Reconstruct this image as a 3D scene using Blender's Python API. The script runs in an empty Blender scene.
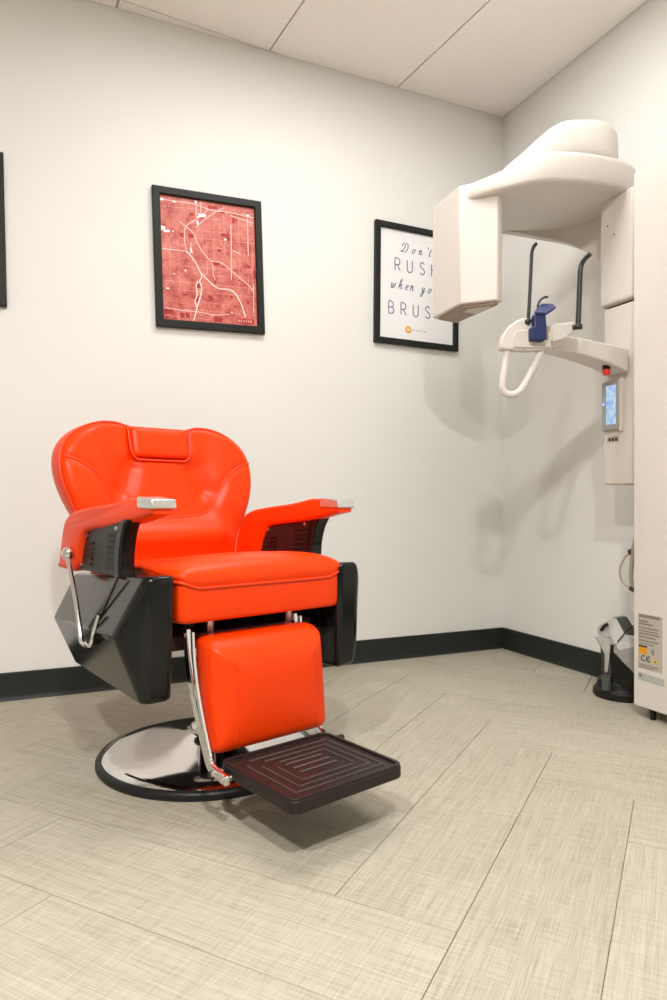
import bpy, bmesh, math, random
from mathutils import Vector, Matrix
random.seed(7)
S = bpy.context.scene
COL = S.collection
PI = math.pi

# ---------------------------------------------------------------- camera
CAM_H, FPX, CX, HY = 0.71, 683.0, 333.5, 503.0
YAW = math.radians(24.1)
CC, SS = math.cos(YAW), math.sin(YAW)
cd = bpy.data.cameras.new('camera')
cd.sensor_fit = 'VERTICAL'; cd.sensor_height = 36.0; cd.sensor_width = 24.0
cd.lens = FPX / 1000.0 * 36.0
cd.shift_y = 0.003
cd.clip_start = 0.02
cam = bpy.data.objects.new('camera', cd)
cam.location = (0, 0, CAM_H); cam.rotation_euler = (PI / 2, 0, -YAW)
COL.objects.link(cam); S.camera = cam

# ---------------------------------------------------------------- world, exposure
w = bpy.data.worlds.new('world'); S.world = w; w.use_nodes = True
w.node_tree.nodes['Background'].inputs[0].default_value = (0.9, 0.95, 1.0, 1)
w.node_tree.nodes['Background'].inputs[1].default_value = 0.1
S.view_settings.view_transform = 'Standard'
S.view_settings.look = 'None'
S.view_settings.gamma = 1.0
S.view_settings.use_curve_mapping = False
S.view_settings.exposure = -0.14

# the room's lamps (all in the ceiling, behind and above the photographer)
CAN_POWER = 1000.0          # emission of the round downlight lenses
PANEL_POWER = 12.5          # emission of the flat light panels
CANS = [(-0.81, -0.19), (0.01, -0.40)]
PANELS = [(0.95, 1.72)]

# ---------------------------------------------------------------- room size
XR, YB, HC = 2.131, 2.7236, 2.602
XL, YF = -3.9, -4.6

# ================================================================ helpers
def lin(c):
    return tuple((x / 12.92 if x <= 0.04045 else ((x + 0.055) / 1.055) ** 2.4) for x in c)

MATS = {}
def mat(name, col, rough=0.5, metal=0.0, noise=None, bump=None, emit=None, spec=None, coat=0.0, coat_rough=0.1):
    """noise=(scale, amount) varies the tone; bump=(scale, strength) gives fine relief"""
    if name in MATS: return MATS[name]
    m = bpy.data.materials.new(name); m.use_nodes = True
    nt = m.node_tree; b = nt.nodes['Principled BSDF']
    b.inputs['Base Color'].default_value = (*col, 1)
    b.inputs['Roughness'].default_value = rough
    b.inputs['Metallic'].default_value = metal
    if spec is not None: b.inputs['Specular IOR Level'].default_value = spec
    if coat:
        b.inputs['Coat Weight'].default_value = coat; b.inputs['Coat Roughness'].default_value = coat_rough
    tc = nt.nodes.new('ShaderNodeTexCoord')
    if noise is None: noise = (40, 0.04)
    n = nt.nodes.new('ShaderNodeTexNoise'); n.inputs['Scale'].default_value = noise[0]; n.inputs['Detail'].default_value = 4
    nt.links.new(tc.outputs['Object'], n.inputs['Vector'])
    mr = nt.nodes.new('ShaderNodeMapRange')
    mr.inputs['From Min'].default_value = 0.3; mr.inputs['From Max'].default_value = 0.7
    mr.inputs['To Min'].default_value = 1 - noise[1]; mr.inputs['To Max'].default_value = 1 + noise[1]
    nt.links.new(n.outputs['Fac'], mr.inputs['Value'])
    vm = nt.nodes.new('ShaderNodeVectorMath'); vm.operation = 'SCALE'
    vm.inputs[0].default_value = col
    nt.links.new(mr.outputs['Result'], vm.inputs['Scale'])
    nt.links.new(vm.outputs['Vector'], b.inputs['Base Color'])
    if bump:
        n2 = nt.nodes.new('ShaderNodeTexNoise'); n2.inputs['Scale'].default_value = bump[0]; n2.inputs['Detail'].default_value = 3
        nt.links.new(tc.outputs['Object'], n2.inputs['Vector'])
        bp = nt.nodes.new('ShaderNodeBump'); bp.inputs['Strength'].default_value = bump[1]; bp.inputs['Distance'].default_value = 0.002
        nt.links.new(n2.outputs['Fac'], bp.inputs['Height'])
        nt.links.new(bp.outputs['Normal'], b.inputs['Normal'])
    if emit:
        b.inputs['Emission Color'].default_value = (*emit[0], 1); b.inputs['Emission Strength'].default_value = emit[1]
    MATS[name] = m
    return m

def finish(o, parent=None, smooth=True, bevel=0, seg=3, sub=0, angle=35, solid=0):
    COL.objects.link(o)
    if parent is not None: o.parent = parent
    me = o.data
    if smooth:
        for p in me.polygons: p.use_smooth = True
        if not sub:
            try: me.set_sharp_from_angle(angle=math.radians(angle))
            except Exception: pass
    if bevel:
        b = o.modifiers.new('bevel', 'BEVEL'); b.width = bevel; b.segments = seg
        b.limit_method = 'ANGLE'; b.angle_limit = math.radians(28); b.harden_normals = False
    if sub:
        s = o.modifiers.new('sub', 'SUBSURF'); s.levels = sub; s.render_levels = sub
    return o

def mesh(name, verts, faces, m, parent=None, recalc=True, **k):
    me = bpy.data.meshes.new(name)
    me.from_pydata([tuple(v) for v in verts], [], faces)
    if recalc:
        bm = bmesh.new(); bm.from_mesh(me); bmesh.ops.recalc_face_normals(bm, faces=bm.faces); bm.to_mesh(me); bm.free()
    me.materials.append(m)
    o = bpy.data.objects.new(name, me)
    return finish(o, parent, **k)

def boxvf(a, b):
    (x0, y0, z0), (x1, y1, z1) = a, b
    v = [(x0,y0,z0),(x1,y0,z0),(x1,y1,z0),(x0,y1,z0),(x0,y0,z1),(x1,y0,z1),(x1,y1,z1),(x0,y1,z1)]
    f = [(0,3,2,1),(4,5,6,7),(0,1,5,4),(1,2,6,5),(2,3,7,6),(3,0,4,7)]
    return v, f

def box(name, a, b, m, parent=None, **k):
    v, f = boxvf(a, b)
    return mesh(name, v, f, m, parent, **k)

def boxes(name, lst, m, parent=None, **k):
    V, F = [], []
    for a, b in lst:
        v, f = boxvf(a, b); o = len(V); V += v; F += [tuple(i + o for i in q) for q in f]
    return mesh(name, V, F, m, parent, **k)

def prism(name, poly, d, m, parent=None, axis='z', **k):
    """extrude a polygon (list of 2D points) between d[0] and d[1] along an axis"""
    n = len(poly)
    def P(p, t):
        if axis == 'z': return (p[0], p[1], t)
        if axis == 'x': return (t, p[0], p[1])
        return (p[0], t, p[1])
    V = [P(p, d[0]) for p in poly] + [P(p, d[1]) for p in poly]
    F = [tuple(range(n)), tuple(range(n, 2 * n))] + [(i, (i + 1) % n, n + (i + 1) % n, n + i) for i in range(n)]
    return mesh(name, V, F, m, parent, **k)

def loftvf(rings, cap0=True, cap1=True):
    n = len(rings[0]); V = []; F = []
    for r in rings: V += [tuple(p) for p in r]
    for i in range(len(rings) - 1):
        for j in range(n):
            a = i * n + j; b = i * n + (j + 1) % n
            F.append((a, b, b + n, a + n))
    if cap0: F.append(tuple(range(n)))
    if cap1: F.append(tuple(range((len(rings) - 1) * n, len(rings) * n)))
    return V, F

def loft(name, rings, m, parent=None, cap0=True, cap1=True, **k):
    V, F = loftvf(rings, cap0, cap1)
    return mesh(name, V, F, m, parent, **k)

def lathe(name, prof, m, parent=None, at=(0,0,0), n=64, **k):
    rings = [[(at[0] + r * math.cos(2*PI*j/n), at[1] + r * math.sin(2*PI*j/n), at[2] + z) for j in range(n)] for r, z in prof]
    return loft(name, rings, m, parent, **k)

def smooth_path(pts, n=8):
    """Catmull-Rom through the points"""
    P = [Vector(p) for p in pts]
    if len(P) < 3: return P
    out = []
    Q = [P[0] * 2 - P[1]] + P + [P[-1] * 2 - P[-2]]
    for i in range(1, len(Q) - 2):
        p0, p1, p2, p3 = Q[i-1], Q[i], Q[i+1], Q[i+2]
        for s in range(n):
            t = s / n
            out.append(0.5 * ((2*p1) + (p2-p0)*t + (2*p0-5*p1+4*p2-p3)*t*t + (3*p1-p0-3*p2+p3)*t**3))
    out.append(P[-1])
    return out

def tubevf(pts, r, n=10, closed=False):
    P = [Vector(p) for p in pts]
    rings = []
    up = None
    for i, p in enumerate(P):
        if closed: d = P[(i+1) % len(P)] - P[i-1]
        else: d = (P[min(i+1, len(P)-1)] - P[max(i-1, 0)])
        d.normalize()
        if up is None:
            up = Vector((0,0,1)) if abs(d.z) < 0.9 else Vector((1,0,0))
        a = d.cross(up)
        if a.length < 1e-5: a = d.cross(Vector((0,1,0)))
        a.normalize(); b = a.cross(d).normalized(); up = b
        rr = r[i] if isinstance(r, (list, tuple)) else r
        rings.append([p + (a * math.cos(2*PI*j/n) + b * math.sin(2*PI*j/n)) * rr for j in range(n)])
    if closed: rings.append(rings[0]); return loftvf(rings, False, False)
    return loftvf(rings)

def tube(name, pts, r, m, parent=None, n=10, smoothn=0, closed=False, **k):
    if smoothn: pts = smooth_path(pts, smoothn)
    V, F = tubevf(pts, r, n, closed)
    return mesh(name, V, F, m, parent, angle=60, **k)

def ballvf(c, r, nu=16, nv=10):
    rings = []
    for i in range(1, nv):
        a = PI * i / nv
        rings.append([(c[0] + r*math.sin(a)*math.cos(2*PI*j/nu), c[1] + r*math.sin(a)*math.sin(2*PI*j/nu), c[2] - r*math.cos(a)) for j in range(nu)])
    return loftvf(rings)

def ball(name, c, r, m, parent=None):
    V, F = ballvf(c, r); return mesh(name, V, F, m, parent, angle=80)

def rrect(x0, x1, y0, y1, r, n=6):
    pts = []
    for cx, cy, a0 in ((x1-r, y1-r, 0), (x0+r, y1-r, 90), (x0+r, y0+r, 180), (x1-r, y0+r, 270)):
        for i in range(n + 1):
            a = math.radians(a0 + 90 * i / n)
            pts.append((cx + r * math.cos(a), cy + r * math.sin(a)))
    return pts

def empty(name, loc=(0,0,0), rz=0, parent=None):
    o = bpy.data.objects.new(name, None); COL.objects.link(o)
    o.location = loc; o.rotation_euler = (0, 0, rz); o.empty_display_size = 0.1
    if parent: o.parent = parent
    return o

def tag(o, label, cat, group=None):
    o['label'] = label; o['category'] = cat
    if group: o['group'] = group
    return o

def struct(o):
    o['kind'] = 'structure'; return o

def sm(a, b, x):
    t = max(0, min(1, (x - a) / (b - a))); return t * t * (3 - 2 * t)

def at(px, py, t):
    """room point seen in direction (px, py) at depth t"""
    a = (px - CX) / FPX
    return Vector((t * (a * CC + SS), t * (-SS * a + CC), CAM_H - t * (py - HY) / FPX))

# ================================================================ materials
M_wall = mat('wall_paint', lin((0.905, 0.905, 0.892)), 0.75, noise=(2.0, 0.01), bump=(350, 0.06))
M_ceil = mat('ceiling_tile_white', lin((0.975, 0.955, 0.935)), 0.9, noise=(220, 0.03), bump=(500, 0.15))
M_ceil_gap = mat('ceiling_grid', lin((0.62, 0.58, 0.53)), 0.7)
M_base = mat('baseboard_rubber', lin((0.145, 0.16, 0.15)), 0.5, noise=(60, 0.06), spec=0.3)
M_subfloor = mat('plank_joint', lin((0.50, 0.46, 0.38)), 0.9)
M_vinyl = mat('orange_red_vinyl', (0.88, 0.050, 0.001), 0.35, noise=(12, 0.03), bump=(420, 0.10), spec=0.25)
M_pipe = mat('orange_red_piping', (0.84, 0.048, 0.002), 0.36, noise=(60, 0.03))
M_black = mat('black_gloss_plastic', (0.007, 0.0075, 0.0075), 0.15, noise=(30, 0.05), spec=0.30)
M_blackm = mat('black_satin_plastic', (0.012, 0.012, 0.012), 0.38, noise=(60, 0.08), bump=(600, 0.1), spec=0.3)
M_chrome = mat('chrome', (0.78, 0.78, 0.78), 0.08, 1.0, noise=(30, 0.01))
M_alu = mat('brushed_aluminium', (0.72, 0.72, 0.71), 0.30, 1.0, noise=(140, 0.08))
M_rubber = mat('black_rubber', (0.010, 0.010, 0.010), 0.42, noise=(60, 0.1), spec=0.3)
M_dark = mat('dark_steel', (0.03, 0.028, 0.028), 0.35, 0.4)
M_foot = mat('dark_brown_footplate', lin((0.14, 0.108, 0.104)), 0.42, spec=0.3, noise=(90, 0.10), bump=(500, 0.12))
M_footln = mat('footplate_ridge', lin((0.33, 0.29, 0.285)), 0.4)
M_frame = mat('black_picture_frame', lin((0.10, 0.108, 0.104)), 0.5, noise=(80, 0.1), spec=0.3)
M_board = mat('frame_backing', lin((0.45, 0.40, 0.33)), 0.9)
M_white = mat('machine_white', lin((0.86, 0.835, 0.81)), 0.42, noise=(6, 0.012), bump=(500, 0.03))
M_white2 = mat('machine_cream', lin((0.84, 0.81, 0.775)), 0.5, noise=(10, 0.015))
M_seam = mat('machine_seam', lin((0.62, 0.56, 0.49)), 0.6)
M_rod = mat('temple_rod_black', (0.022, 0.026, 0.03), 0.45, noise=(200, 0.2))
M_blue = mat('navy_blue_silicone', lin((0.075, 0.145, 0.36)), 0.5, noise=(90, 0.08))
M_red = mat('emergency_red', (0.75, 0.02, 0.01), 0.35)
M_bezel = mat('screen_bezel_grey', lin((0.62, 0.62, 0.61)), 0.4)
M_silver = mat('silver_grey_plastic', lin((0.72, 0.71, 0.70)), 0.5, 0.0, noise=(50, 0.05))
M_silver2 = mat('dark_silver_plastic', lin((0.42, 0.43, 0.42)), 0.35, 0.25)
M_greydark = mat('smoked_grey_plastic', lin((0.30, 0.32, 0.30)), 0.35)
M_cable = mat('beige_cable', lin((0.70, 0.66, 0.59)), 0.55)
M_cablek = mat('cable_clip', lin((0.32, 0.28, 0.22)), 0.6)
M_paper = mat('poster_paper', lin((0.93, 0.93, 0.935)), 0.55, noise=(3, 0.01))
M_ink = mat('navy_ink', lin((0.33, 0.40, 0.54)), 0.6)
M_orange = mat('logo_orange', lin((0.93, 0.66, 0.24)), 0.6)
M_greyink = mat('grey_ink', lin((0.68, 0.67, 0.67)), 0.6)
M_road = mat('map_road_white', lin((0.97, 0.86, 0.84)), 0.6)
M_road2 = mat('map_street_pink', lin((0.90, 0.66, 0.62)), 0.6)
M_park = mat('map_park_red', lin((0.64, 0.13, 0.115)), 0.6)
M_lake = mat('map_lake_white', lin((0.97, 0.93, 0.93)), 0.6)
M_label = mat('label_grey', lin((0.72, 0.69, 0.64)), 0.5, noise=(120, 0.05))
M_lbltxt = mat('label_text', lin((0.52, 0.49, 0.45)), 0.6)
M_lblblk = mat('label_black', lin((0.22, 0.20, 0.19)), 0.6)
M_lblor = mat('label_orange', lin((0.90, 0.62, 0.10)), 0.5)
M_lblyel = mat('label_yellow', lin((0.85, 0.76, 0.30)), 0.5)
M_lblsil = mat('label_silver', lin((0.72, 0.74, 0.71)), 0.4, 0.2)
M_trim = mat('lamp_trim_white', lin((0.93, 0.93, 0.92)), 0.5)
M_can = mat('downlight_lens', (0.9, 0.9, 0.9), 0.5, emit=((1.0, 0.975, 0.935), CAN_POWER))
M_panel = mat('panel_diffuser', (0.9, 0.9, 0.9), 0.5, emit=((1.0, 0.98, 0.95), PANEL_POWER))

def screen_mat():
    m = bpy.data.materials.new('lit_screen'); m.use_nodes = True
    nt = m.node_tree; b = nt.nodes['Principled BSDF']
    tc = nt.nodes.new('ShaderNodeTexCoord')
    n = nt.nodes.new('ShaderNodeTexNoise'); n.inputs['Scale'].default_value = 60; nt.links.new(tc.outputs['Object'], n.inputs['Vector'])
    r = nt.nodes.new('ShaderNodeValToRGB')
    r.color_ramp.elements[0].color = (0.25, 0.50, 0.95, 1); r.color_ramp.elements[1].color = (0.62, 0.82, 1, 1)
    r.color_ramp.elements[0].position = 0.35; r.color_ramp.elements[1].position = 0.6
    nt.links.new(n.outputs['Fac'], r.inputs['Fac'])
    nt.links.new(r.outputs['Color'], b.inputs['Emission Color']); b.inputs['Emission Strength'].default_value = 0.85
    b.inputs['Base Color'].default_value = (0.02, 0.02, 0.03, 1); b.inputs['Roughness'].default_value = 0.2
    return m
M_screen = screen_mat()
M_led = mat('blue_led', (0.1, 0.1, 0.6), 0.4, emit=((0.25, 0.35, 1.0), 3.0))

def plank_mat():
    """woven linen-look vinyl: fine threads along and across each plank"""
    m = bpy.data.materials.new('woven_linen_plank'); m.use_nodes = True
    nt = m.node_tree; b = nt.nodes['Principled BSDF']; L = nt.links.new
    tc = nt.nodes.new('ShaderNodeTexCoord'); oi = nt.nodes.new('ShaderNodeObjectInfo')
    off = nt.nodes.new('ShaderNodeVectorMath'); off.operation = 'SCALE'; off.inputs[0].default_value = (37, 71, 13)
    L(oi.outputs['Random'], off.inputs['Scale'])
    add = nt.nodes.new('ShaderNodeVectorMath'); add.operation = 'ADD'
    L(tc.outputs['Object'], add.inputs[0]); L(off.outputs['Vector'], add.inputs[1])
    def thread(sx, sy, det=2):
        mp = nt.nodes.new('ShaderNodeMapping'); mp.inputs['Scale'].default_value = (sx, sy, 1)
        L(add.outputs['Vector'], mp.inputs['Vector'])
        n = nt.nodes.new('ShaderNodeTexNoise'); n.inputs['Scale'].default_value = 1; n.inputs['Detail'].default_value = det
        n.inputs['Roughness'].default_value = 0.65
        L(mp.outputs['Vector'], n.inputs['Vector']); return n.outputs['Fac']
    a = thread(10, 420); c = thread(400, 14); d = thread(3, 80); e = thread(4, 4)
    def mth(op, x, y):
        q = nt.nodes.new('ShaderNodeMath'); q.operation = op
        for i, v in enumerate((x, y)):
            if isinstance(v, (int, float)): q.inputs[i].default_value = v
            else: L(v, q.inputs[i])
        return q.outputs[0]
    s = mth('ADD', mth('MULTIPLY', a, 0.43), mth('MULTIPLY', c, 0.32))
    s = mth('ADD', s, mth('MULTIPLY', d, 0.17)); s = mth('ADD', s, mth('MULTIPLY', e, 0.08))
    s = mth('ADD', s, mth('MULTIPLY', mth('SUBTRACT', oi.outputs['Random'], 0.5), 0.05))
    r = nt.nodes.new('ShaderNodeValToRGB')
    r.color_ramp.elements[0].position = 0.34; r.color_ramp.elements[0].color = (*lin((0.575, 0.545, 0.475)), 1)
    r.color_ramp.elements[1].position = 0.66; r.color_ramp.elements[1].color = (*lin((0.76, 0.742, 0.685)), 1)
    k = r.color_ramp.elements.new(0.49); k.color = (*lin((0.685, 0.66, 0.595)), 1)
    L(s, r.inputs['Fac']); L(r.outputs['Color'], b.inputs['Base Color'])
    b.inputs['Roughness'].default_value = 0.62; b.inputs['Specular IOR Level'].default_value = 0.3
    bp = nt.nodes.new('ShaderNodeBump'); bp.inputs['Strength'].default_value = 0.15; bp.inputs['Distance'].default_value = 0.001
    L(s, bp.inputs['Height']); L(bp.outputs['Normal'], b.inputs['Normal'])
    return m
M_plank = plank_mat()

def map_mat():
    m = bpy.data.materials.new('red_map_print'); m.use_nodes = True
    nt = m.node_tree; b = nt.nodes['Principled BSDF']; L = nt.links.new
    tc = nt.nodes.new('ShaderNodeTexCoord')
    v = nt.nodes.new('ShaderNodeTexVoronoi'); v.distance = 'CHEBYCHEV'; v.inputs['Scale'].default_value = 190; v.inputs['Randomness'].default_value = 0.6
    L(tc.outputs['Object'], v.inputs['Vector'])
    n = nt.nodes.new('ShaderNodeTexNoise'); n.inputs['Scale'].default_value = 16; n.inputs['Detail'].default_value = 8; n.inputs['Roughness'].default_value = 0.75
    L(tc.outputs['Object'], n.inputs['Vector'])
    r = nt.nodes.new('ShaderNodeValToRGB')
    es = r.color_ramp.elements
    es[0].position = 0.36; es[0].color = (*lin((0.60, 0.20, 0.175)), 1)
    es[1].position = 0.68; es[1].color = (*lin((0.80, 0.50, 0.455)), 1)
    k = es.new(0.47); k.color = (*lin((0.71, 0.35, 0.31)), 1)
    L(n.outputs['Fac'], r.inputs['Fac'])
    mx = nt.nodes.new('ShaderNodeMix'); mx.data_type = 'RGBA'; mx.blend_type = 'OVERLAY'; mx.inputs['Factor'].default_value = 0.3
    L(r.outputs['Color'], mx.inputs['A']); L(v.outputs['Color'], mx.inputs['B'])
    hs = nt.nodes.new('ShaderNodeHueSaturation'); hs.inputs['Saturation'].default_value = 0.0
    L(v.outputs['Color'], hs.inputs['Color']); L(hs.outputs['Color'], mx.inputs['B'])
    L(mx.outputs['Result'], b.inputs['Base Color'])
    b.inputs['Roughness'].default_value = 0.5
    return m
M_map = map_mat()

# ================================================================ room shell
floor = struct(box('floor', (XL, YF, -0.06), (XR, YB, -0.0035), M_subfloor, smooth=False))
struct(box('wall_back', (XL, YB, -0.06), (XR + 0.12, YB + 0.12, HC + 0.12), M_wall, smooth=False))
struct(box('wall_right', (XR, YF, -0.06), (XR + 0.12, YB, HC + 0.12), M_wall, smooth=False))
struct(box('wall_left', (XL - 0.12, YF, -0.06), (XL, YB, HC + 0.12), M_wall, smooth=False))
struct(box('wall_front', (XL - 0.12, YF - 0.12, -0.06), (XR + 0.12, YF, HC + 0.12), M_wall, smooth=False))
ceiling = struct(box('ceiling', (XL, YF, HC + 0.012), (XR, YB, HC + 0.12), M_ceil_gap, smooth=False))

def baseboard(name, poly, axis, d):
    return struct(prism(name, poly, d, M_base, axis=axis, bevel=0.0015, seg=2))
BH, BT = 0.1, 0.008
prof = [(0, 0.0), (-BT - 0.008, 0.0), (-BT - 0.003, 0.006), (-BT, 0.018), (-BT, BH - 0.003), (-BT + 0.003, BH), (0, BH)]
baseboard('baseboard_back', [(YB + p, z) for p, z in prof], 'x', (XL, XR))
baseboard('baseboard_right', [(XR + p, z) for p, z in prof], 'y', (YF, YB - BT - 0.008))
baseboard('baseboard_left', [(XL - p, z) for p, z in prof], 'y', (YF, YB - BT - 0.008))
baseboard('baseboard_front', [(YF - p, z) for p, z in prof], 'x', (XL + 0.016, XR - 0.016))

# ---- herringbone planks (9 x 36 in), each clipped to the room
def clip_poly(poly, lo, hi):
    def cut(P, ax, v, sgn):
        out = []
        for i in range(len(P)):
            a, b = P[i], P[(i + 1) % len(P)]
            ia, ib = sgn * (a[ax] - v) >= 0, sgn * (b[ax] - v) >= 0
            if ia: out.append(a)
            if ia != ib:
                t = (v - a[ax]) / (b[ax] - a[ax]); out.append((a[0] + t*(b[0]-a[0]), a[1] + t*(b[1]-a[1])))
        return out
    for ax in (0, 1):
        poly = cut(poly, ax, lo[ax], 1)
        if len(poly) < 3: return []
        poly = cut(poly, ax, hi[ax], -1)
        if len(poly) < 3: return []
    return poly
PW, PL = 0.2286, 0.9144
PA = math.radians(38.75)
sd, nd = Vector((math.cos(PA), math.sin(PA))), Vector((-math.sin(PA), math.cos(PA)))
S0, N0 = 1.098, 0.334
G = 0.0007
def plank_mesh(poly):
    n = len(poly); e = 0.0010
    cx = sum(p[0] for p in poly) / n; cy = sum(p[1] for p in poly) / n
    def ins(p, d):
        return (p[0] - math.copysign(min(d, abs(p[0]-cx)), p[0]-cx), p[1] - math.copysign(min(d, abs(p[1]-cy)), p[1]-cy))
    V = [(p[0], p[1], -0.0035) for p in poly] + [(p[0], p[1], -0.0008) for p in poly] + [(*ins(p, e), 0.0) for p in poly]
    F = [tuple(reversed(range(n)))]
    for k in (0, n):
        F += [(k+i, k+(i+1) % n, k+n+(i+1) % n, k+n+i) for i in range(n)]
    F.append(tuple(range(2*n, 3*n)))
    me = bpy.data.meshes.new('floor_plank'); me.from_pydata(V, [], F); me.materials.append(M_plank)
    return me
full_mesh = plank_mesh([(-PL/2+G, -PW/2+G), (PL/2-G, -PW/2+G), (PL/2-G, PW/2-G), (-PL/2+G, PW/2-G)])
for m_ in range(-6, 7):
    for j in range(-34, 35):
        for kind in (0, 1):
            if kind == 0: s0, n0, s1, n1 = j*PW, j*PW, j*PW + PL, j*PW + PW
            else: s0, n0, s1, n1 = j*PW - PW, j*PW, j*PW, j*PW + PL
            n0 += 2*PL*m_; n1 += 2*PL*m_
            c = sd * (S0 + (s0+s1)/2) + nd * (N0 + (n0+n1)/2)
            if not (XL - 0.6 < c.x < XR + 0.6 and YF - 0.6 < c.y < YB + 0.6): continue
            ang = PA + (PI/2 if kind else 0)
            ca, sa = math.cos(ang), math.sin(ang)
            hx, hy = PL/2 - G, PW/2 - G
            corners = [(-hx,-hy),(hx,-hy),(hx,hy),(-hx,hy)]
            world = [(c.x + x*ca - y*sa, c.y + x*sa + y*ca) for x, y in corners]
            lo, hi = (XL + 0.001, YF + 0.001), (XR - 0.001, YB - 0.001)
            if all(lo[0] <= p[0] <= hi[0] and lo[1] <= p[1] <= hi[1] for p in world): me = full_mesh
            else:
                q = clip_poly(world, lo, hi)
                if len(q) < 3: continue
                loc = [((x-c.x)*ca + (y-c.y)*sa, -(x-c.x)*sa + (y-c.y)*ca) for x, y in q]
                ar = abs(sum(loc[i][0]*loc[(i+1) % len(loc)][1] - loc[(i+1) % len(loc)][0]*loc[i][1] for i in range(len(loc))))/2
                if ar < 0.0006: continue
                me = plank_mesh(loc)
            o = bpy.data.objects.new('floor_plank', me); COL.objects.link(o)
            o.parent = floor; o.location = (c.x, c.y, 0); o.rotation_euler = (0, 0, ang)

# ---- ceiling tiles 2 x 4 ft; the row along the back wall is cut
TW, TL = 0.612, 1.22
GT = 0.0030
GA = math.radians(4.8)
g1, g2 = Vector((math.cos(GA), math.sin(GA))), Vector((-math.sin(GA), math.cos(GA)))
g0 = Vector((0.922, YB - 0.002))
for i in range(-10, 6):
    for j in range(-8, 3):
        a0, a1, b0, b1 = i*TW + GT, (i+1)*TW - GT, j*TL + GT, (j+1)*TL - GT
        q = [tuple(g0 + g1*a + g2*b) for a, b in ((a0, b0), (a1, b0), (a1, b1), (a0, b1))]
        q = clip_poly(q, (XL + 0.002, YF + 0.002), (XR - 0.003, YB - 0.002))
        if len(q) < 3: continue
        ar = abs(sum(q[k][0]*q[(k+1) % len(q)][1] - q[(k+1) % len(q)][0]*q[k][1] for k in range(len(q))))/2
        if ar < 0.0008: continue
        prism('ceiling_tile', q, (HC, HC + 0.013), M_ceil, ceiling, bevel=0.0012, seg=1)

# ---- lamps
for k, (x, y) in enumerate(CANS):
    t = empty('ceiling_downlight', (x, y, HC))
    tag(t, ['round recessed ceiling downlight farther from the x-ray machine', 'round recessed ceiling downlight closer to the x-ray machine'][k], 'ceiling light', 'round ceiling downlights')
    lathe('trim_ring', [(0.085, -0.001), (0.115, -0.001), (0.113, -0.006), (0.090, -0.008), (0.085, -0.004)], M_trim, t, n=40, cap0=False, cap1=False)
    lathe('lens', [(0.0005, -0.003), (0.085, -0.003), (0.085, -0.001)], M_can, t, n=40, cap0=True, cap1=False)
for k, (x, y) in enumerate(PANELS):
    t = empty('ceiling_light_panel', (x, y, HC), PI / 2)
    tag(t, ['flat rectangular ceiling light panel above the barber chair footrest', 'flat rectangular ceiling light panel far from the pictures, behind the downlights'][k], 'ceiling light', 'flat ceiling light panels')
    boxes('panel_frame', [((-0.305,-0.61,-0.012),(0.305,-0.595,-0.001)), ((-0.305,0.595,-0.012),(0.305,0.61,-0.001)),
                          ((-0.305,-0.595,-0.012),(-0.29,0.595,-0.001)), ((0.29,-0.595,-0.012),(0.305,0.595,-0.001))], M_trim, t)
    box('diffuser', (-0.29, -0.595, -0.007), (0.29, 0.595, -0.002), M_panel, t)

# ================================================================ barber chair (local: x across, -y forward, z up)
chair = empty('barber_chair', (0.4327, 1.9098, 0), math.radians(15.6))
tag(chair, 'orange-red vinyl barber chair with black side panels and chrome round base', 'chair')
C = lambda w, f, z: (w, -f, z)

# base
BO = C(0.028, 0.022, 0)
base = lathe('base_plate', [(0.001, 0.078), (0.05, 0.078), (0.065, 0.070), (0.10, 0.061), (0.16, 0.050), (0.22, 0.041), (0.265, 0.034), (0.283, 0.028), (0.291, 0.019), (0.291, 0.004)][::-1],
             M_chrome, chair, at=BO, n=96)
lathe('base_rim', [(0.283, 0.0), (0.300, 0.0), (0.304, 0.005), (0.304, 0.014), (0.300, 0.020), (0.294, 0.023), (0.288, 0.022), (0.283, 0.016)], M_rubber, base, at=BO, n=96, cap0=False, cap1=False)
lathe('column_collar', [(0.046, 0.074), (0.054, 0.074), (0.055, 0.082), (0.050, 0.092), (0.042, 0.096), (0.038, 0.100)], M_chrome, chair, at=BO, n=48)
lathe('pump_column', [(0.036, 0.09), (0.036, 0.30), (0.058, 0.302), (0.060, 0.365)], M_chrome, chair, at=BO, n=48)
# pump pedal at the rear
tube('pump_pedal', [C(0.06, -0.04, 0.16), C(0.14, -0.12, 0.17), C(0.20, -0.20, 0.20), C(0.22, -0.23, 0.205)], 0.010, M_chrome, chair, smoothn=6)
# seat frame below the cushion
sf = box('seat_frame', (-0.205, -0.26, 0.362), (0.205, 0.20, 0.400), M_dark, chair, bevel=0.006)
for w_ in (-0.12, 0.12): box('seat_rail', (w_ - 0.018, -0.18, 0.398), (w_ + 0.018, 0.20, 0.440), M_dark, sf, bevel=0.003)
for w_ in (-0.105, 0.13):
    tube('spring_rod', [C(w_, 0.26, 0.436), C(w_, 0.25, 0.33)], 0.011, M_alu, sf)

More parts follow.
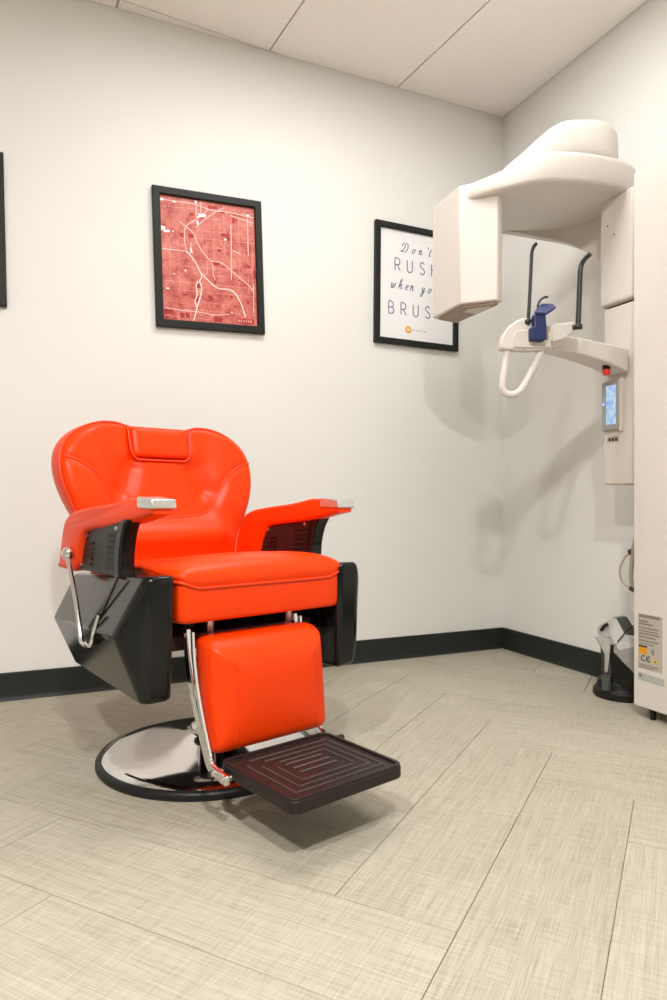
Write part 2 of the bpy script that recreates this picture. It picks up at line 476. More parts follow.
# --- seat cushion
SW, SF0, SF1 = 0.240, -0.23, 0.338
def seat_pipe_z(x, f):
    front = sm(0.10, 0.30, f)
    side = 1 - sm(0.185, SW, abs(x)) * 0.85
    return 0.547 - 0.031 * front * (0.4 + 0.6 * side)
def seat_outline(ins, n=7, r0=0.026):
    r = max(0.012, r0 - ins * 0.2)
    return rrect(-SW + ins, SW - ins, SF0 + ins, SF1 - ins, r, n)
def seat_densify(poly, step=0.02):
    out = []
    for i in range(len(poly)):
        a, b = poly[i], poly[(i+1) % len(poly)]
        d = math.hypot(b[0]-a[0], b[1]-a[1]); k = max(1, int(d / step))
        for s_ in range(k): out.append((a[0] + (b[0]-a[0])*s_/k, a[1] + (b[1]-a[1])*s_/k))
    return out
base_out = seat_densify(seat_outline(0.0))
def inset_ring(ins):
    res = []
    for (x, f) in base_out:
        cx_, cf_ = 0.0, (SF0 + SF1) / 2
        hx, hf = SW, (SF1 - SF0) / 2
        res.append((cx_ + (x - cx_) * (1 - ins / hx), cf_ + (f - cf_) * (1 - ins / hf)))
    return res
rings = []
# boxing below the piping leans in slightly towards the bottom
for zz, ins in ((0.0, 0.030), (0.0, 0.008), (0.06, 0.003), (0.5, 0.002), (0.9, 0.002), (1.0, 0.004)):
    rings.append([C(x + 0.014, f, 0.436 + (seat_pipe_z(x, f) - 0.436) * zz) for x, f in inset_ring(ins)])
def seat_top_z(x, f):
    crown = 0.588 - 0.012 * (x / SW) ** 2
    crown -= 0.045 * (1 - sm(-0.2, 0.30, f))           # dips towards the back
    return crown
for ins, k in ((0.002, 0.06), (-0.003, 0.22), (-0.001, 0.42), (0.008, 0.62), (0.022, 0.80), (0.045, 0.92), (0.08, 0.985), (0.13, 1.0), (0.19, 1.0)):
    r_ = []
    for x, f in inset_ring(ins):
        zp = seat_pipe_z(x, f); zt = seat_top_z(x, f)
        r_.append(C(x + 0.014, f, zp + (zt - zp) * k))
    rings.append(r_)
seat = loft('seat_cushion', rings, M_vinyl, chair, sub=1)
pp = [C(x + 0.014, f, seat_pipe_z(x, f)) for x, f in inset_ring(0.001) if f > -0.12]
# order: start at the rear of one side
i0 = max(range(len(pp)), key=lambda i: (Vector(pp[i]) - Vector(pp[i-1])).length)
pp = pp[i0:] + pp[:i0]
tube('seat_piping', pp, 0.0038, M_pipe, seat, n=8)

# --- backrest
def back_y(z): return 0.19 + 0.25 * (z - 0.55)       # local +y at the front plane
WC = 0.022
half = [(0.500, 0.205), (0.54, 0.222), (0.585, 0.236), (0.63, 0.256), (0.675, 0.277), (0.72, 0.297), (0.765, 0.311), (0.81, 0.317),
        (0.85, 0.313), (0.885, 0.298), (0.915, 0.270), (0.938, 0.232), (0.953, 0.185), (0.955, 0.140), (0.949, 0.112), (0.944, 0.090)]
outl = [(w_, z_) for z_, w_ in half] + [(0.0, 0.944)] + [(-w_, z_) for z_, w_ in reversed(half)]
po = smooth_path([(a, b, 0) for a, b in outl], 4)
bo = [(p.x, p.y) for p in po]
k_ = 10
for i in range(1, k_): bo.append((-0.205 + 0.41 * i / k_, 0.500))
def seg_d(x, z, path):
    best = 9
    for i in range(len(path) - 1):
        ax, az = path[i]; bx, bz = path[i+1]
        dx, dz = bx - ax, bz - az; t = ((x-ax)*dx + (z-az)*dz) / (dx*dx + dz*dz + 1e-12); t = max(0, min(1, t))
        best = min(best, math.hypot(x - ax - t*dx, z - az - t*dz))
    return best
wing = [(0.306, 0.844), (0.262, 0.829), (0.215, 0.795), (0.180, 0.735), (0.155, 0.695), (0.115, 0.674), (0.05, 0.667), (0.0, 0.665)]
wingc = [(p.x, p.y) for p in smooth_path([(a, b, 0) for a, b in wing], 5)]
valley = [(0.108, 0.815), (0.122, 0.775), (0.134, 0.748)]
def back_front(x, z):
    """how far the upholstery stands proud of the front plane"""
    ax = abs(x)
    d = 0.0
    # side wings
    d += 0.026 * sm(0.13, 0.24, ax) * sm(0.60, 0.74, z)
    # valleys beside the centre panel
    dv = seg_d(ax, z, valley); d -= 0.021 * math.exp(-(dv / 0.034) ** 2)
    # lumbar cushion
    d += 0.034 * math.exp(-((z - 0.612) / 0.048) ** 2) * (1 - sm(0.16, 0.24, ax))
    # seam grooves
    dw = seg_d(ax, z, wingc); d -= 0.006 * math.exp(-(dw / 0.010) ** 2)
    # recess for the headrest
    if z > 0.80:
        hx = 1 - sm(0.095, 0.112, ax); hz = sm(0.832, 0.852, z); d -= 0.014 * hx * hz
    return d
BCZ = 0.745
def bring(scale_in, dy, front=False, edge=0.0):
    r_ = []
    for x, z in bo:
        X = x * (1 - scale_in); Zz = BCZ + (z - BCZ) * (1 - scale_in)
        y = back_y(Zz) + dy
        if front: y -= back_front(X, Zz) * edge
        r_.append((X + WC, y, Zz))
    return r_
TH = 0.085
rings = [bring(0.10, TH), bring(0.04, TH), bring(0.010, TH - 0.008), bring(0.0, TH - 0.022), bring(-0.006, 0.05), bring(-0.004, 0.028), bring(0.0, 0.016), bring(0.012, 0.006, True, 0.4), bring(0.030, 0.001, True, 0.8)]
for s_ in range(1, 26): rings.append(bring(0.03 + 0.97 * s_ / 26.0, 0.0, True, 1.0))
V, F = loftvf(rings, True, False)
n_ = len(bo); V.append((WC, back_y(BCZ) - back_front(0, BCZ), BCZ)); ci = len(V) - 1; st = (len(rings) - 1) * n_
F += [(st + j, st + (j + 1) % n_, ci) for j in range(n_)]
backrest = mesh('backrest', V, F, M_vinyl, chair, angle=70)
def on_back(x, z, up=0.0): return (x + WC, back_y(z) - back_front(x, z) - up, z)
pts = [on_back(-a, b, 0.001) for a, b in wingc] + [on_back(a, b, 0.001) for a, b in reversed(wingc[:-1])]
tube('wing_piping', pts, 0.0028, M_pipe, backrest, n=8)
edge_pts = [(x * 0.995 + WC, back_y(z) + 0.006 - 0.3 * back_front(x, z), z) for x, z in bo[:-(k_-1)]]
tube('edge_piping', edge_pts, 0.0036, M_pipe, backrest, n=8)
# headrest pad set into the top
hp = []
for ins, dy in ((0.0, 0.05), (0.0, 0.006), (0.002, -0.004), (0.007, -0.010), (0.018, -0.013), (0.045, -0.014)):
    r_ = rrect(-0.096 + ins, 0.096 - ins, 0.850 + ins, 0.947 - ins * 0.6, max(0.004, 0.014 - ins * 0.2), 5)
    hp.append([(x + WC, back_y(z) + dy, z) for x, z in r_])
head = loft('headrest_pad', hp, M_vinyl, backrest, angle=60)
hpip = [(-0.103, 0.948), (-0.101, 0.90), (-0.098, 0.868), (-0.090, 0.850), (-0.070, 0.843), (0.0, 0.842), (0.070, 0.843), (0.090, 0.850), (0.098, 0.868), (0.101, 0.90), (0.103, 0.948)]
hpc = smooth_path([(a, b, 0) for a, b in hpip], 5)
tube('headrest_piping', [(p.x + WC, back_y(p.y) - 0.003, p.y) for p in hpc], 0.0034, M_pipe, head, n=8)
# steel hinge plate behind the lower backrest
box('back_bracket', (-0.19, 0.20, 0.395), (0.23, 0.245, 0.52), M_dark, chair, bevel=0.006)

# --- side panels, arms, levers (sgn -1: the near side, +1: the far side)
def make_side(sgn):
    sx = lambda w_: w_ * sgn
    # faceted side panel
    outline = [(-0.280, 0.506), (-0.328, 0.378), (-0.235, 0.258), (0.330, 0.270), (0.346, 0.552)]
    wi = 0.237
    AP = (0.275, 0.420, 0.350)
    def pl(p, q, r, f, z):
        """w of the plane through three (f, z, w) points"""
        a = Vector((q[0]-p[0], q[1]-p[1], q[2]-p[2])); b = Vector((r[0]-p[0], r[1]-p[1], r[2]-p[2])); nn = a.cross(b)
        return p[2] - (nn.x*(f-p[0]) + nn.y*(z-p[1])) / nn.z
    wm = 0.290; wf_ = 0.306
    mid = (-0.328, 0.378, wm); ft = (0.346, 0.552, wf_); fb = (0.330, 0.270, wf_)
    wouts = [pl(mid, ft, AP, -0.280, 0.506), wm, pl(mid, fb, AP, -0.235, 0.258), wf_, wf_]
    n = len(outline)
    V = [C(sx(wi_), f, z) for (f, z), wi_ in zip(outline, (0.205, 0.225, 0.205, wi, wi))] + [C(sx(wo), f, z) for (f, z), wo in zip(outline, wouts)]
    F = [tuple(range(n))] + [(i, (i+1) % n, n + (i+1) % n, n + i) for i in range(n)]
    V.append(C(sx(AP[2]), AP[0], AP[1])); ia = len(V) - 1
    for i in range(n): F.append((n + i, n + (i+1) % n, ia))
    panel = mesh('side_panel', V, F, M_black, chair, bevel=0.015, seg=5, angle=6)
    # lever slot and hub
    a = Vector(C(sx(0.3065), 0.195, 0.540)); b = Vector(C(sx(0.333), 0.105, 0.395))
    tube('lever_slot', [a, b], 0.0028, M_rubber, panel, n=6)
    # arm pad (side profile in f, z)
    top_ = smooth_path([(-0.215, 0.532, 0), (-0.195, 0.600, 0), (-0.168, 0.658, 0), (-0.115, 0.684, 0), (-0.02, 0.697, 0), (0.09, 0.706, 0), (0.16, 0.714, 0), (0.225, 0.722, 0), (0.334, 0.715, 0)], 4)
    low = smooth_path([(0.336, 0.686, 0), (0.27, 0.674, 0), (0.20, 0.662, 0), (0.10, 0.652, 0), (0.00, 0.642, 0), (-0.032, 0.628, 0), (-0.058, 0.585, 0), (-0.075, 0.545, 0), (-0.105, 0.530, 0)], 3)
    poly = [(p.x, p.y) for p in top_] + [(p.x, p.y) for p in low]
    V, F = [], []
    prof_ = ((0.206, 0.010), (0.208, 0.004), (0.214, 0.0), (0.276, 0.0), (0.284, 0.004), (0.287, 0.010))
    cen = (sum(p[0] for p in poly)/len(poly), sum(p[1] for p in poly)/len(poly))
    rs = []
    m_ = len(poly)
    for w_, ins in prof_:
        rr = []
        for i in range(m_):
            p = Vector((*poly[i],)); d = Vector((poly[(i+1) % m_][0] - poly[i-1][0], poly[(i+1) % m_][1] - poly[i-1][1]))
            nrm = Vector((-d.y, d.x)); nrm.normalize()
            q = p - nrm * ins
            sp = 1 - sm(-0.05, 0.28, q.x)
            wi_ = 0.236 + 0.016 * sp; wo_ = 0.289 + 0.022 * sp
            w2 = wi_ + (w_ - 0.206) / 0.081 * (wo_ - wi_)
            rr.append(C(sx(w2), q.x, q.y))
        rs.append(rr)
    arm = loft('arm_pad', rs, M_vinyl, chair, angle=50)
    # aluminium cap on the front end
    cap = [(0.262, 0.7245), (0.338, 0.7180), (0.342, 0.700), (0.339, 0.6965), (0.262, 0.6985)]
    prism('arm_cap', [(-f, z) for f, z in cap], (sx(0.233), sx(0.291)) if sgn > 0 else (sx(0.291), sx(0.233)), M_alu, arm, axis='x', bevel=0.004, seg=3)
    # vented plate under the pad
    vp = [(-0.115, 0.535), (-0.045, 0.640), (0.205, 0.668), (0.185, 0.610), (0.178, 0.535)]
    plate = prism('arm_plate', [(-f, z) for f, z in vp], tuple(sorted((sx(0.262), sx(0.296)))), M_blackm, chair, axis='x', bevel=0.003, seg=2)
    for face in (0.2970, 0.2610):
        for col_ in (-0.030, 0.092):
            for r_ in range(7):
                z_ = 0.552 + r_ * 0.0135
                f0 = col_ + (z_ - 0.552) * 0.30 + (0 if col_ > 0 else -0.015); L_ = 0.058 if col_ > 0 else 0.046
                if col_ < 0 and r_ > 4: continue
                tube('vent_louvre', [C(sx(face), f0, z_), C(sx(face), f0 + L_, z_ + 0.003)], 0.0038, M_blackm, plate, n=6)
        for f_, z_ in ((-0.075, 0.548), (-0.028, 0.628), (0.160, 0.650), (0.155, 0.548)):
            d_ = 0.002 if face > 0.28 else -0.002
            tube('plate_screw', [C(sx(face - d_), f_, z_), C(sx(face + d_), f_, z_)], 0.0048, M_alu, plate, n=10)
    # curved glossy post in front of the plate
    pf = smooth_path([(0.228, 0.672, 0), (0.205, 0.640, 0), (0.191, 0.600, 0), (0.187, 0.560, 0), (0.189, 0.534, 0)], 4)
    pr = [(p.x, p.y) for p in pf] + [(p.x - 0.034, p.y) for p in reversed(pf)]
    prism('arm_post', [(-f, z) for f, z in pr], tuple(sorted((sx(0.262), sx(0.302)))), M_black, chair, axis='x', bevel=0.006, seg=3)
    # recline lever
    wl = 0.338
    ball_c = C(sx(0.324), -0.090, 0.578)
    lever = ball('recline_knob', ball_c, 0.0180, M_chrome, chair)
    rod = smooth_path([C(sx(0.328), -0.085, 0.572), C(sx(0.333), -0.015, 0.480), C(sx(wl), 0.035, 0.400), C(sx(wl + 0.002), 0.048, 0.378), C(sx(wl + 0.002), 0.066, 0.369), C(sx(wl), 0.090, 0.374)], 5)
    tube('lever_rod', rod, 0.0062, M_chrome, lever, n=10)
    tube('lever_hub', [C(sx(0.310), 0.098, 0.379), C(sx(0.346), 0.094, 0.377)], 0.0125, M_rubber, lever, n=14)
    tube('lever_hook', smooth_path([C(sx(0.344), 0.094, 0.377), C(sx(0.345), 0.120, 0.374), C(sx(0.342), 0.130, 0.392), C(sx(0.337), 0.122, 0.402), C(sx(0.334), 0.150, 0.450)], 4), 0.0048, M_chrome, lever, n=8)
make_side(-1); make_side(1)

# --- leg rest
LW0, LW1 = -0.160, 0.168
lr = []
def leg_ring(ins, f, dz=0.0):
    pts = rrect(LW0 + ins, LW1 - ins, 0.140 + ins, 0.400 - ins, max(0.006, 0.022 - 0.3 * ins), 5)
    return [C(x, f + 0.02 * (0.30 - z) - 0.030 * sm(0.345, 0.40, z) ** 1.0, z) for x, z in pts]
for ins, f in ((0.03, 0.302), (0.010, 0.302), (0.001, 0.308), (0.0, 0.322), (0.0, 0.350), (0.002, 0.366), (0.008, 0.377), (0.020, 0.384), (0.045, 0.388), (0.09, 0.390)):
    lr.append(leg_ring(ins, f))
leg = loft('leg_rest', lr, M_vinyl, chair, sub=1)
for w_ in (LW0 + 0.052, LW1 - 0.046):
    tube('stitch_line', [C(w_, 0.3868 + 0.02 * (0.30 - z) - 0.030 * sm(0.345, 0.40, z), z) for z in [0.165 + 0.0165 * i for i in range(12)]], 0.0014, M_pipe, leg, n=6)
# chrome hangers
def bar(path, wid, thick, wc):
    """flat bar following a path in (f, z)"""
    P = smooth_path([(a, b, 0) for a, b in path], 6)
    rs = []
    for i, p in enumerate(P):
        d = P[min(i+1, len(P)-1)] - P[max(i-1, 0)]; d.normalize()
        nx, nz = -d.y * wid / 2, d.x * wid / 2
        rs.append([C(wc - thick/2, p.x - nx, p.y - nz), C(wc + thick/2, p.x - nx, p.y - nz), C(wc + thick/2, p.x + nx, p.y + nz), C(wc - thick/2, p.x + nx, p.y + nz)])
    return loftvf(rs)
for wc, df in ((-0.180, 0.0), (0.148, -0.028)):
    V, F = bar([(f_ + df, z_) for f_, z_ in ((0.285, 0.418), (0.292, 0.37), (0.308, 0.31), (0.332, 0.25), (0.362, 0.19), (0.385, 0.148), (0.400, 0.131), (0.430, 0.124), (0.470, 0.121))], 0.020, 0.012, wc)
    hanger = mesh('leg_rest_hanger', V, F, M_chrome, chair, bevel=0.002, seg=2, angle=50)
    V, F = bar([(f_ + df, z_) for f_, z_ in ((0.314, 0.415), (0.318, 0.37), (0.330, 0.31), (0.350, 0.25), (0.376, 0.19), (0.396, 0.150))], 0.008, 0.008, wc)
    mesh('hanger_strut', V, F, M_chrome, hanger, bevel=0.0015, seg=2, angle=50)
    for f_, z_ in ((0.425 + df, 0.126), (0.462 + df, 0.123), (0.290 + df, 0.405)):
        tube('hanger_bolt', [C(wc - 0.012, f_, z_), C(wc + 0.012, f_, z_)], 0.0062, M_chrome, hanger, n=10)
# foot plate
fp = rrect(-0.158, 0.146, 0.395, 0.672, 0.022, 6)
foot = prism('footrest', [(x, -f) for x, f in fp], (0.110, 0.136), M_foot, chair, bevel=0.004, seg=3)
r1 = rrect(-0.156, 0.144, 0.397, 0.670, 0.020, 6); r2 = rrect(-0.147, 0.135, 0.406, 0.661, 0.014, 6)
rimr = [[C(x, f, 0.134) for x, f in r1], [C(x, f, 0.1405) for x, f in r1], [C(x, f, 0.1405) for x, f in r2], [C(x, f, 0.134) for x, f in r2]]
loft('footrest_rim', rimr, M_foot, foot, cap0=False, cap1=False, bevel=0.001, seg=1)
for i in range(3):
    d_ = 0.026 + i * 0.024
    x0, x1, f0, f1 = -0.151 + d_, 0.135 - d_ * 0.9, 0.411 + d_, 0.661 - d_ * 0.9
    path = [C(x0, f0 + 0.02, 0.1365), C(x0, f1, 0.1365), C(x1, f1, 0.1365), C(x1, f0, 0.1365), C(x0 + 0.02, f0, 0.1365)]
    tube('footrest_ridge', path, 0.0021, M_footln, foot, n=6)
for i in range(3):
    f_ = 0.505 + i * 0.026
    tube('footrest_ridge', [C(-0.055, f_, 0.1365), C(0.045, f_, 0.1365)], 0.0021, M_footln, foot, n=6)
tube('footrest_axle', [C(-0.19, 0.412, 0.120), C(0.188, 0.412, 0.120)], 0.008, M_dark, foot)

# ================================================================ x-ray machine
MX, MY = 1.99, 1.50
xr = empty('panoramic_xray_machine', (MX, MY, 0))
tag(xr, 'white panoramic dental x-ray machine on a column in the corner', 'x-ray machine')
def U(p): return (p[0] - MX, p[1] - MY, p[2])          # room -> machine coordinates
def ubox(name, a, b, m, parent=xr, **k): return box(name, U(a), U(b), m, parent, **k)
def utube(name, pts, r, m, parent=xr, **k): return tube(name, [U(p) for p in pts], r, m, parent, **k)
def uprism(name, poly, d, m, parent=xr, **k): return prism(name, [(x - MX, y - MY) for x, y in poly], d, m, parent, **k)

CU = 1.847
column = ubox('column', (CU, 1.335, 0.037), (XR - 0.03, 1.674, 1.812), M_white, bevel=0.004, seg=3)
ubox('wall_bracket', (XR - 0.032, 1.40, 0.30), (XR - 0.001, 1.60, 1.70), M_white2, column, bevel=0.003)
for y_ in (1.37, 1.607):
    ubox('column_foot', (CU + 0.012, y_, 0.0), (CU + 0.030, y_ + 0.014, 0.040), M_blackm, column, bevel=0.003)
# data label
def flat(name, y0, y1, z0, z1, m, parent, off, sk=0.0):
    u = CU - off
    V = [U((u, y0, z0)), U((u, y1, z0 + sk)), U((u, y1, z1 + sk)), U((u, y0, z1)), U((u + 0.0008, y0, z0)), U((u + 0.0008, y1, z0 + sk)), U((u + 0.0008, y1, z1 + sk)), U((u + 0.0008, y0, z1))]
    F = [(0,1,2,3),(4,5,6,7),(0,1,5,4),(1,2,6,5),(2,3,7,6),(3,0,4,7)]
    return mesh(name, V, F, m, parent, smooth=False)
lab = flat('data_label', 1.654, 1.560, 0.165, 0.345, M_label, column, 0.0009)
rows = [(0.3385, 0.94, 0.010), (0.322, 0.40, 0.006), (0.313, 0.62, 0.006), (0.300, 0.90, 0.005), (0.290, 0.85, 0.005), (0.281, 0.92, 0.005), (0.270, 0.75, 0.005), (0.258, 0.88, 0.005), (0.248, 0.70, 0.004)]
for z_, wd, hh in rows:
    flat('label_text_line', 1.651, 1.651 - 0.088 * wd, z_ - hh / 2, z_ + hh / 2, M_lbltxt, lab, 0.0012)
flat('warning_patch', 1.652, 1.618, 0.214, 0.238, M_lblor, lab, 0.0012)
flat('warning_header', 1.652, 1.618, 0.236, 0.242, M_lblblk, lab, 0.0014)
flat('pictogram', 1.600, 1.592, 0.216, 0.234, M_lbltxt, lab, 0.0012); flat('pictogram', 1.604, 1.588, 0.226, 0.229, M_lbltxt, lab, 0.0013)
for yc, mid in ((1.632, False), (1.612, True)):
    # letters C and E of the conformity mark, opening towards the reader's right
    pts = [U((CU - 0.0014, yc - 0.0085 * math.cos(a), 0.2005 + 0.0085 * math.sin(a))) for a in [math.radians(50 + 260 * i / 12) for i in range(13)]]
    tube('conformity_letter', pts, 0.0015, M_lblblk, lab, n=5)
    if mid: tube('conformity_letter', [U((CU - 0.0014, yc + 0.008, 0.2005)), U((CU - 0.0014, yc - 0.003, 0.2005))], 0.0014, M_lblblk, lab, n=5)
tri = [(1.598, 0.190), (1.576, 0.190), (1.587, 0.210)]
mesh('warning_triangle', [U((CU - 0.0014, y, z)) for y, z in tri] + [U((CU - 0.0006, y, z)) for y, z in tri], [(0,1,2),(3,5,4),(0,1,4,3),(1,2,5,4),(2,0,3,5)], M_lblyel, lab, smooth=False)
tri2 = [(1.591, 0.194), (1.583, 0.194), (1.587, 0.201)]
mesh('warning_mark', [U((CU - 0.0017, y, z)) for y, z in tri2] + [U((CU - 0.0010, y, z)) for y, z in tri2], [(0,1,2),(3,5,4),(0,1,4,3),(1,2,5,4),(2,0,3,5)], M_lblblk, lab, smooth=False)
flat('label_text_line', 1.651, 1.575, 0.176, 0.180, M_lbltxt, lab, 0.0012); flat('label_text_line', 1.651, 1.590, 0.169, 0.173, M_lbltxt, lab, 0.0012)
ser = flat('serial_label', 1.655, 1.553, 0.128, 0.152, M_lblsil, column, 0.0009, -0.004)
flat('serial_code', 1.650, 1.640, 0.136, 0.147, M_lbltxt, ser, 0.0012)

# carriage on the far side of the column
carriage = ubox('carriage', (1.897, 1.682, 0.775), (2.085, 1.852, 1.405), M_white2, bevel=0.006, seg=3)
ubox('carriage_slide', (1.93, 1.660, 0.82), (2.06, 1.684, 1.60), M_seam, carriage, bevel=0.002)
ubox('rail_trim', (1.888, 1.690, 0.78), (1.898, 1.700, 1.42), M_white, carriage, bevel=0.002)
ubox('rail_gap', (1.8955, 1.706, 0.79), (1.8985, 1.710, 1.42), M_seam, carriage)
ubox('carriage_spine', (2.045, 1.78, 1.40), (2.100, 1.97, 1.885), M_white2, carriage, bevel=0.006)
# control screen
scr = ubox('control_screen', (1.882, 1.770, 0.968), (1.899, 1.848, 1.142), M_bezel, bevel=0.003, seg=2)
ubox('screen_glass', (1.8808, 1.782, 0.988), (1.8822, 1.826, 1.126), M_screen, scr)
ubox('screen_cover', (1.8848, 1.760, 0.960), (1.8975, 1.772, 1.152), M_white2, scr, bevel=0.002)
ball('power_light', U((1.8808, 1.838, 1.062)), 0.0035, M_led, scr)
tg = ubox('model_plate', (1.8958, 1.782, 0.926), (1.8972, 1.836, 0.950), M_label, carriage)
for k in range(3): ubox('plate_text', (1.8952, 1.788 + 0.0145 * k, 0.930), (1.8960, 1.799 + 0.0145 * k, 0.942), M_lblblk, tg)

# overhead rotating arm
ov = [(1.412, 2.215), (1.403, 2.050), (1.440, 1.935), (1.550, 1.825), (1.700, 1.762), (1.850, 1.742), (1.945, 1.757), (2.000, 1.815), (2.020, 1.95), (1.985, 2.08), (1.86, 2.19), (1.70, 2.25), (1.53, 2.26)]
ovp = smooth_path([(a, b, 0) for a, b in ov] + [(ov[0][0], ov[0][1], 0)], 5)[:-1]
def ov_ring(ins, zf):
    cx_, cy_ = 1.74, 2.0
    r_ = []
    for p in ovp:
        d = Vector((p.x - cx_, p.y - cy_)); L_ = d.length; d *= (1 - ins / L_)
        x, y = cx_ + d.x, cy_ + d.y
        r_.append(U((x, y, zf(x, y))))
    return r_
ztop = lambda x, y: 1.835 + 0.065 * sm(1.42, 1.62, x)
zbot = lambda x, y: 1.775 + 0.02 * sm(1.42, 1.62, x)
rs = [ov_ring(0.05, zbot), ov_ring(0.012, zbot), ov_ring(0.003, lambda x, y: zbot(x, y) + 0.004), ov_ring(0.0, lambda x, y: zbot(x, y) + 0.012),
      ov_ring(0.0, lambda x, y: ztop(x, y) - 0.022), ov_ring(0.004, lambda x, y: ztop(x, y) - 0.009), ov_ring(0.014, lambda x, y: ztop(x, y) - 0.001), ov_ring(0.04, ztop), ov_ring(0.12, lambda x, y: ztop(x, y) + 0.004)]
overhead = loft('rotating_arm', rs, M_white, xr, angle=50)
# web that drops from the far rim of the arm to the tube head
gx = smooth_path([(1.74, 2.235, 1.795), (1.86, 2.185, 1.775), (1.975, 2.075, 1.720), (2.010, 1.95, 1.618), (2.012, 1.862, 1.50)], 5)
wr = []
for i, p in enumerate(gx):
    d = gx[min(i+1, len(gx)-1)] - gx[max(i-1, 0)]; nrm = Vector((-d.y, d.x, 0)); nrm.normalize()
    a_, b_ = p, p - nrm * 0.03
    wr.append([U((a_.x, a_.y, a_.z)), U((b_.x, b_.y, a_.z)), U((b_.x, b_.y, 1.82)), U((a_.x, a_.y, 1.82))])
loft('arm_web', wr, M_white2, overhead, angle=40)
# hood over the pivot
lathe('pivot_ring', [(0.150, 1.885), (0.165, 1.890), (0.165, 1.915), (0.150, 1.920)], M_seam, overhead, at=(1.80 - MX, 1.95 - MY, 0), n=40, bevel=0.002)
hd = []
ax0, ax1 = Vector((1.585, 2.035)), Vector((1.965, 1.862))
axd = (ax1 - ax0); L_ = axd.length; axd.normalize(); axn = Vector((-axd.y, axd.x))
for i in range(15):
    t = i / 14.0
    c_ = ax0 + axd * L_ * t
    hw_ = 0.10 * math.sqrt(max(0.0, 1 - (2 * max(0, 0.5 - t) / 1.02) ** 2)) if t < 0.5 else 0.10 * math.sqrt(max(0.02, 1 - ((t - 0.5) * 2 / 1.03) ** 6))
    hz = 0.030 + 0.165 * sm(-0.08, 0.55, t) * (1 - 0.22 * sm(0.80, 1.0, t))
    ring_ = []
    for j in range(20):
        a = 2 * PI * j / 20
        cs, sn = math.cos(a), math.sin(a)
        ex = math.copysign(abs(cs) ** 0.6, cs) * hw_; ez = math.copysign(abs(sn) ** 0.55, sn)
        z_ = 1.912 + (ez + 1) / 2 * (hz - 0.022)
        ring_.append(U((c_.x + axn.x * ex, c_.y + axn.y * ex, z_)))
    hd.append(ring_)
loft('pivot_hood', hd, M_white, xr, sub=1)
# detector head (hangs from the left end of the arm)
dp = [(1.406, 2.220), (1.392, 2.022), (1.484, 1.925), (1.515, 1.940), (1.520, 2.225)]
det = uprism('detector_head', dp, (1.412, 1.833), M_white, bevel=0.006, seg=3)
uprism('detector_base', [(1.420, 2.20), (1.406, 2.030), (1.486, 1.942), (1.503, 1.950), (1.508, 2.21)], (1.404, 1.412), M_seam, det)
uprism('detector_window', [(1.445, 2.07), (1.436, 2.035), (1.482, 1.97), (1.498, 1.978), (1.498, 2.07)], (1.4025, 1.405), M_white2, det)
# tube head at the right end of the arm
tubeh = ubox('tube_head', (1.893, 1.715, 1.418), (2.035, 1.868, 1.80), M_white, bevel=0.010, seg=3)
ubox('tube_head_base', (1.902, 1.725, 1.413), (2.02, 1.858, 1.419), M_seam, tubeh)
utube('tube_head_screw', [(1.892, 1.80, 1.66), (1.895, 1.80, 1.66)], 0.004, M_lbltxt, tubeh, n=10)
utube('tube_head_screw', [(1.892, 1.83, 1.70), (1.895, 1.83, 1.70)], 0.004, M_lbltxt, tubeh, n=10)
utube('arm_sensor_hole', [at(583, 179, 2.315), at(583, 179, 2.318)], 0.005, M_lblblk, overhead, n=8)

# patient support arm
aw = []
for px, yt, yb, t, d_ in ((629, 349, 372, 2.345, 0.052), (610, 344, 363, 2.31, 0.050), (590, 339.5, 356.5, 2.275, 0.046), (572, 336, 352, 2.245, 0.042), (556, 335, 349.5, 2.225, 0.036), (546, 336, 348.5, 2.21, 0.030)):
    T = at(px, yt, t); B_ = at(px, yb, t)
    dv = Vector((0.10, 0.99, 0)) * d_ * 2
    aw.append([U(T), U(T + dv), U(B_ + dv + Vector((0, 0, 0))), U(B_)])
sarm = loft('support_arm', aw, M_white, xr, bevel=0.006, seg=3, angle=40)
# emergency stop beneath the arm
e0 = at(609.5, 366, 2.335)
utube('stop_collar', [e0 + Vector((0, 0.014, 0.004)), e0 + Vector((0, 0.014, -0.010))], 0.0135, M_blackm, sarm, n=16)
utube('stop_button', [e0 + Vector((0, 0.014, -0.009)), e0 + Vector((0, 0.014, -0.028))], 0.0125, M_red, sarm, n=16)
# bite-block head
tH = 2.19
def pp_(px, py, dt=0.0): return at(px, py, tH + dt)
def slab(name, outline, t0, t1, m, parent, bev=0.005, **k):
    """solid whose front outline is given at depth t0, with thickness t1-t0 away from the viewer side"""
    fw = Vector((SS, CC, 0)) * (t1 - t0)
    A = [at(px, py, t0) for px, py in outline]; n = len(A)
    V = [U(p) for p in A] + [U(p + fw) for p in A]
    F = [tuple(range(n)), tuple(range(n, 2*n))] + [(i, (i+1) % n, n + (i+1) % n, n + i) for i in range(n)]
    return mesh(name, V, F, m, parent, bevel=bev, seg=3, **k)
hb = slab('support_head', [(500.5, 349), (500.5, 341), (503.5, 333), (509, 326), (515.5, 321), (522, 318), (528, 317.5), (531, 322), (531, 329), (551, 333), (552, 348.5), (540, 350), (524, 350.5)], 2.175, 2.215, M_white, xr, 0.006)
slab('support_face', [(514, 336), (517, 330.5), (531, 329.5), (551, 332), (551, 347), (531, 347.5), (514, 347)], 2.168, 2.177, M_white2, hb, 0.002)
slab('head_clamp', [(552, 323.5), (562, 323), (573, 321.5), (575, 323), (575, 331), (570, 333.5), (565, 338), (553, 342)], 2.17, 2.225, M_white, hb, 0.004)
slab('clamp_slot', [(550.5, 326), (552.5, 326), (552.5, 341), (550.5, 341)], 2.166, 2.172, M_white, hb, 0.001)
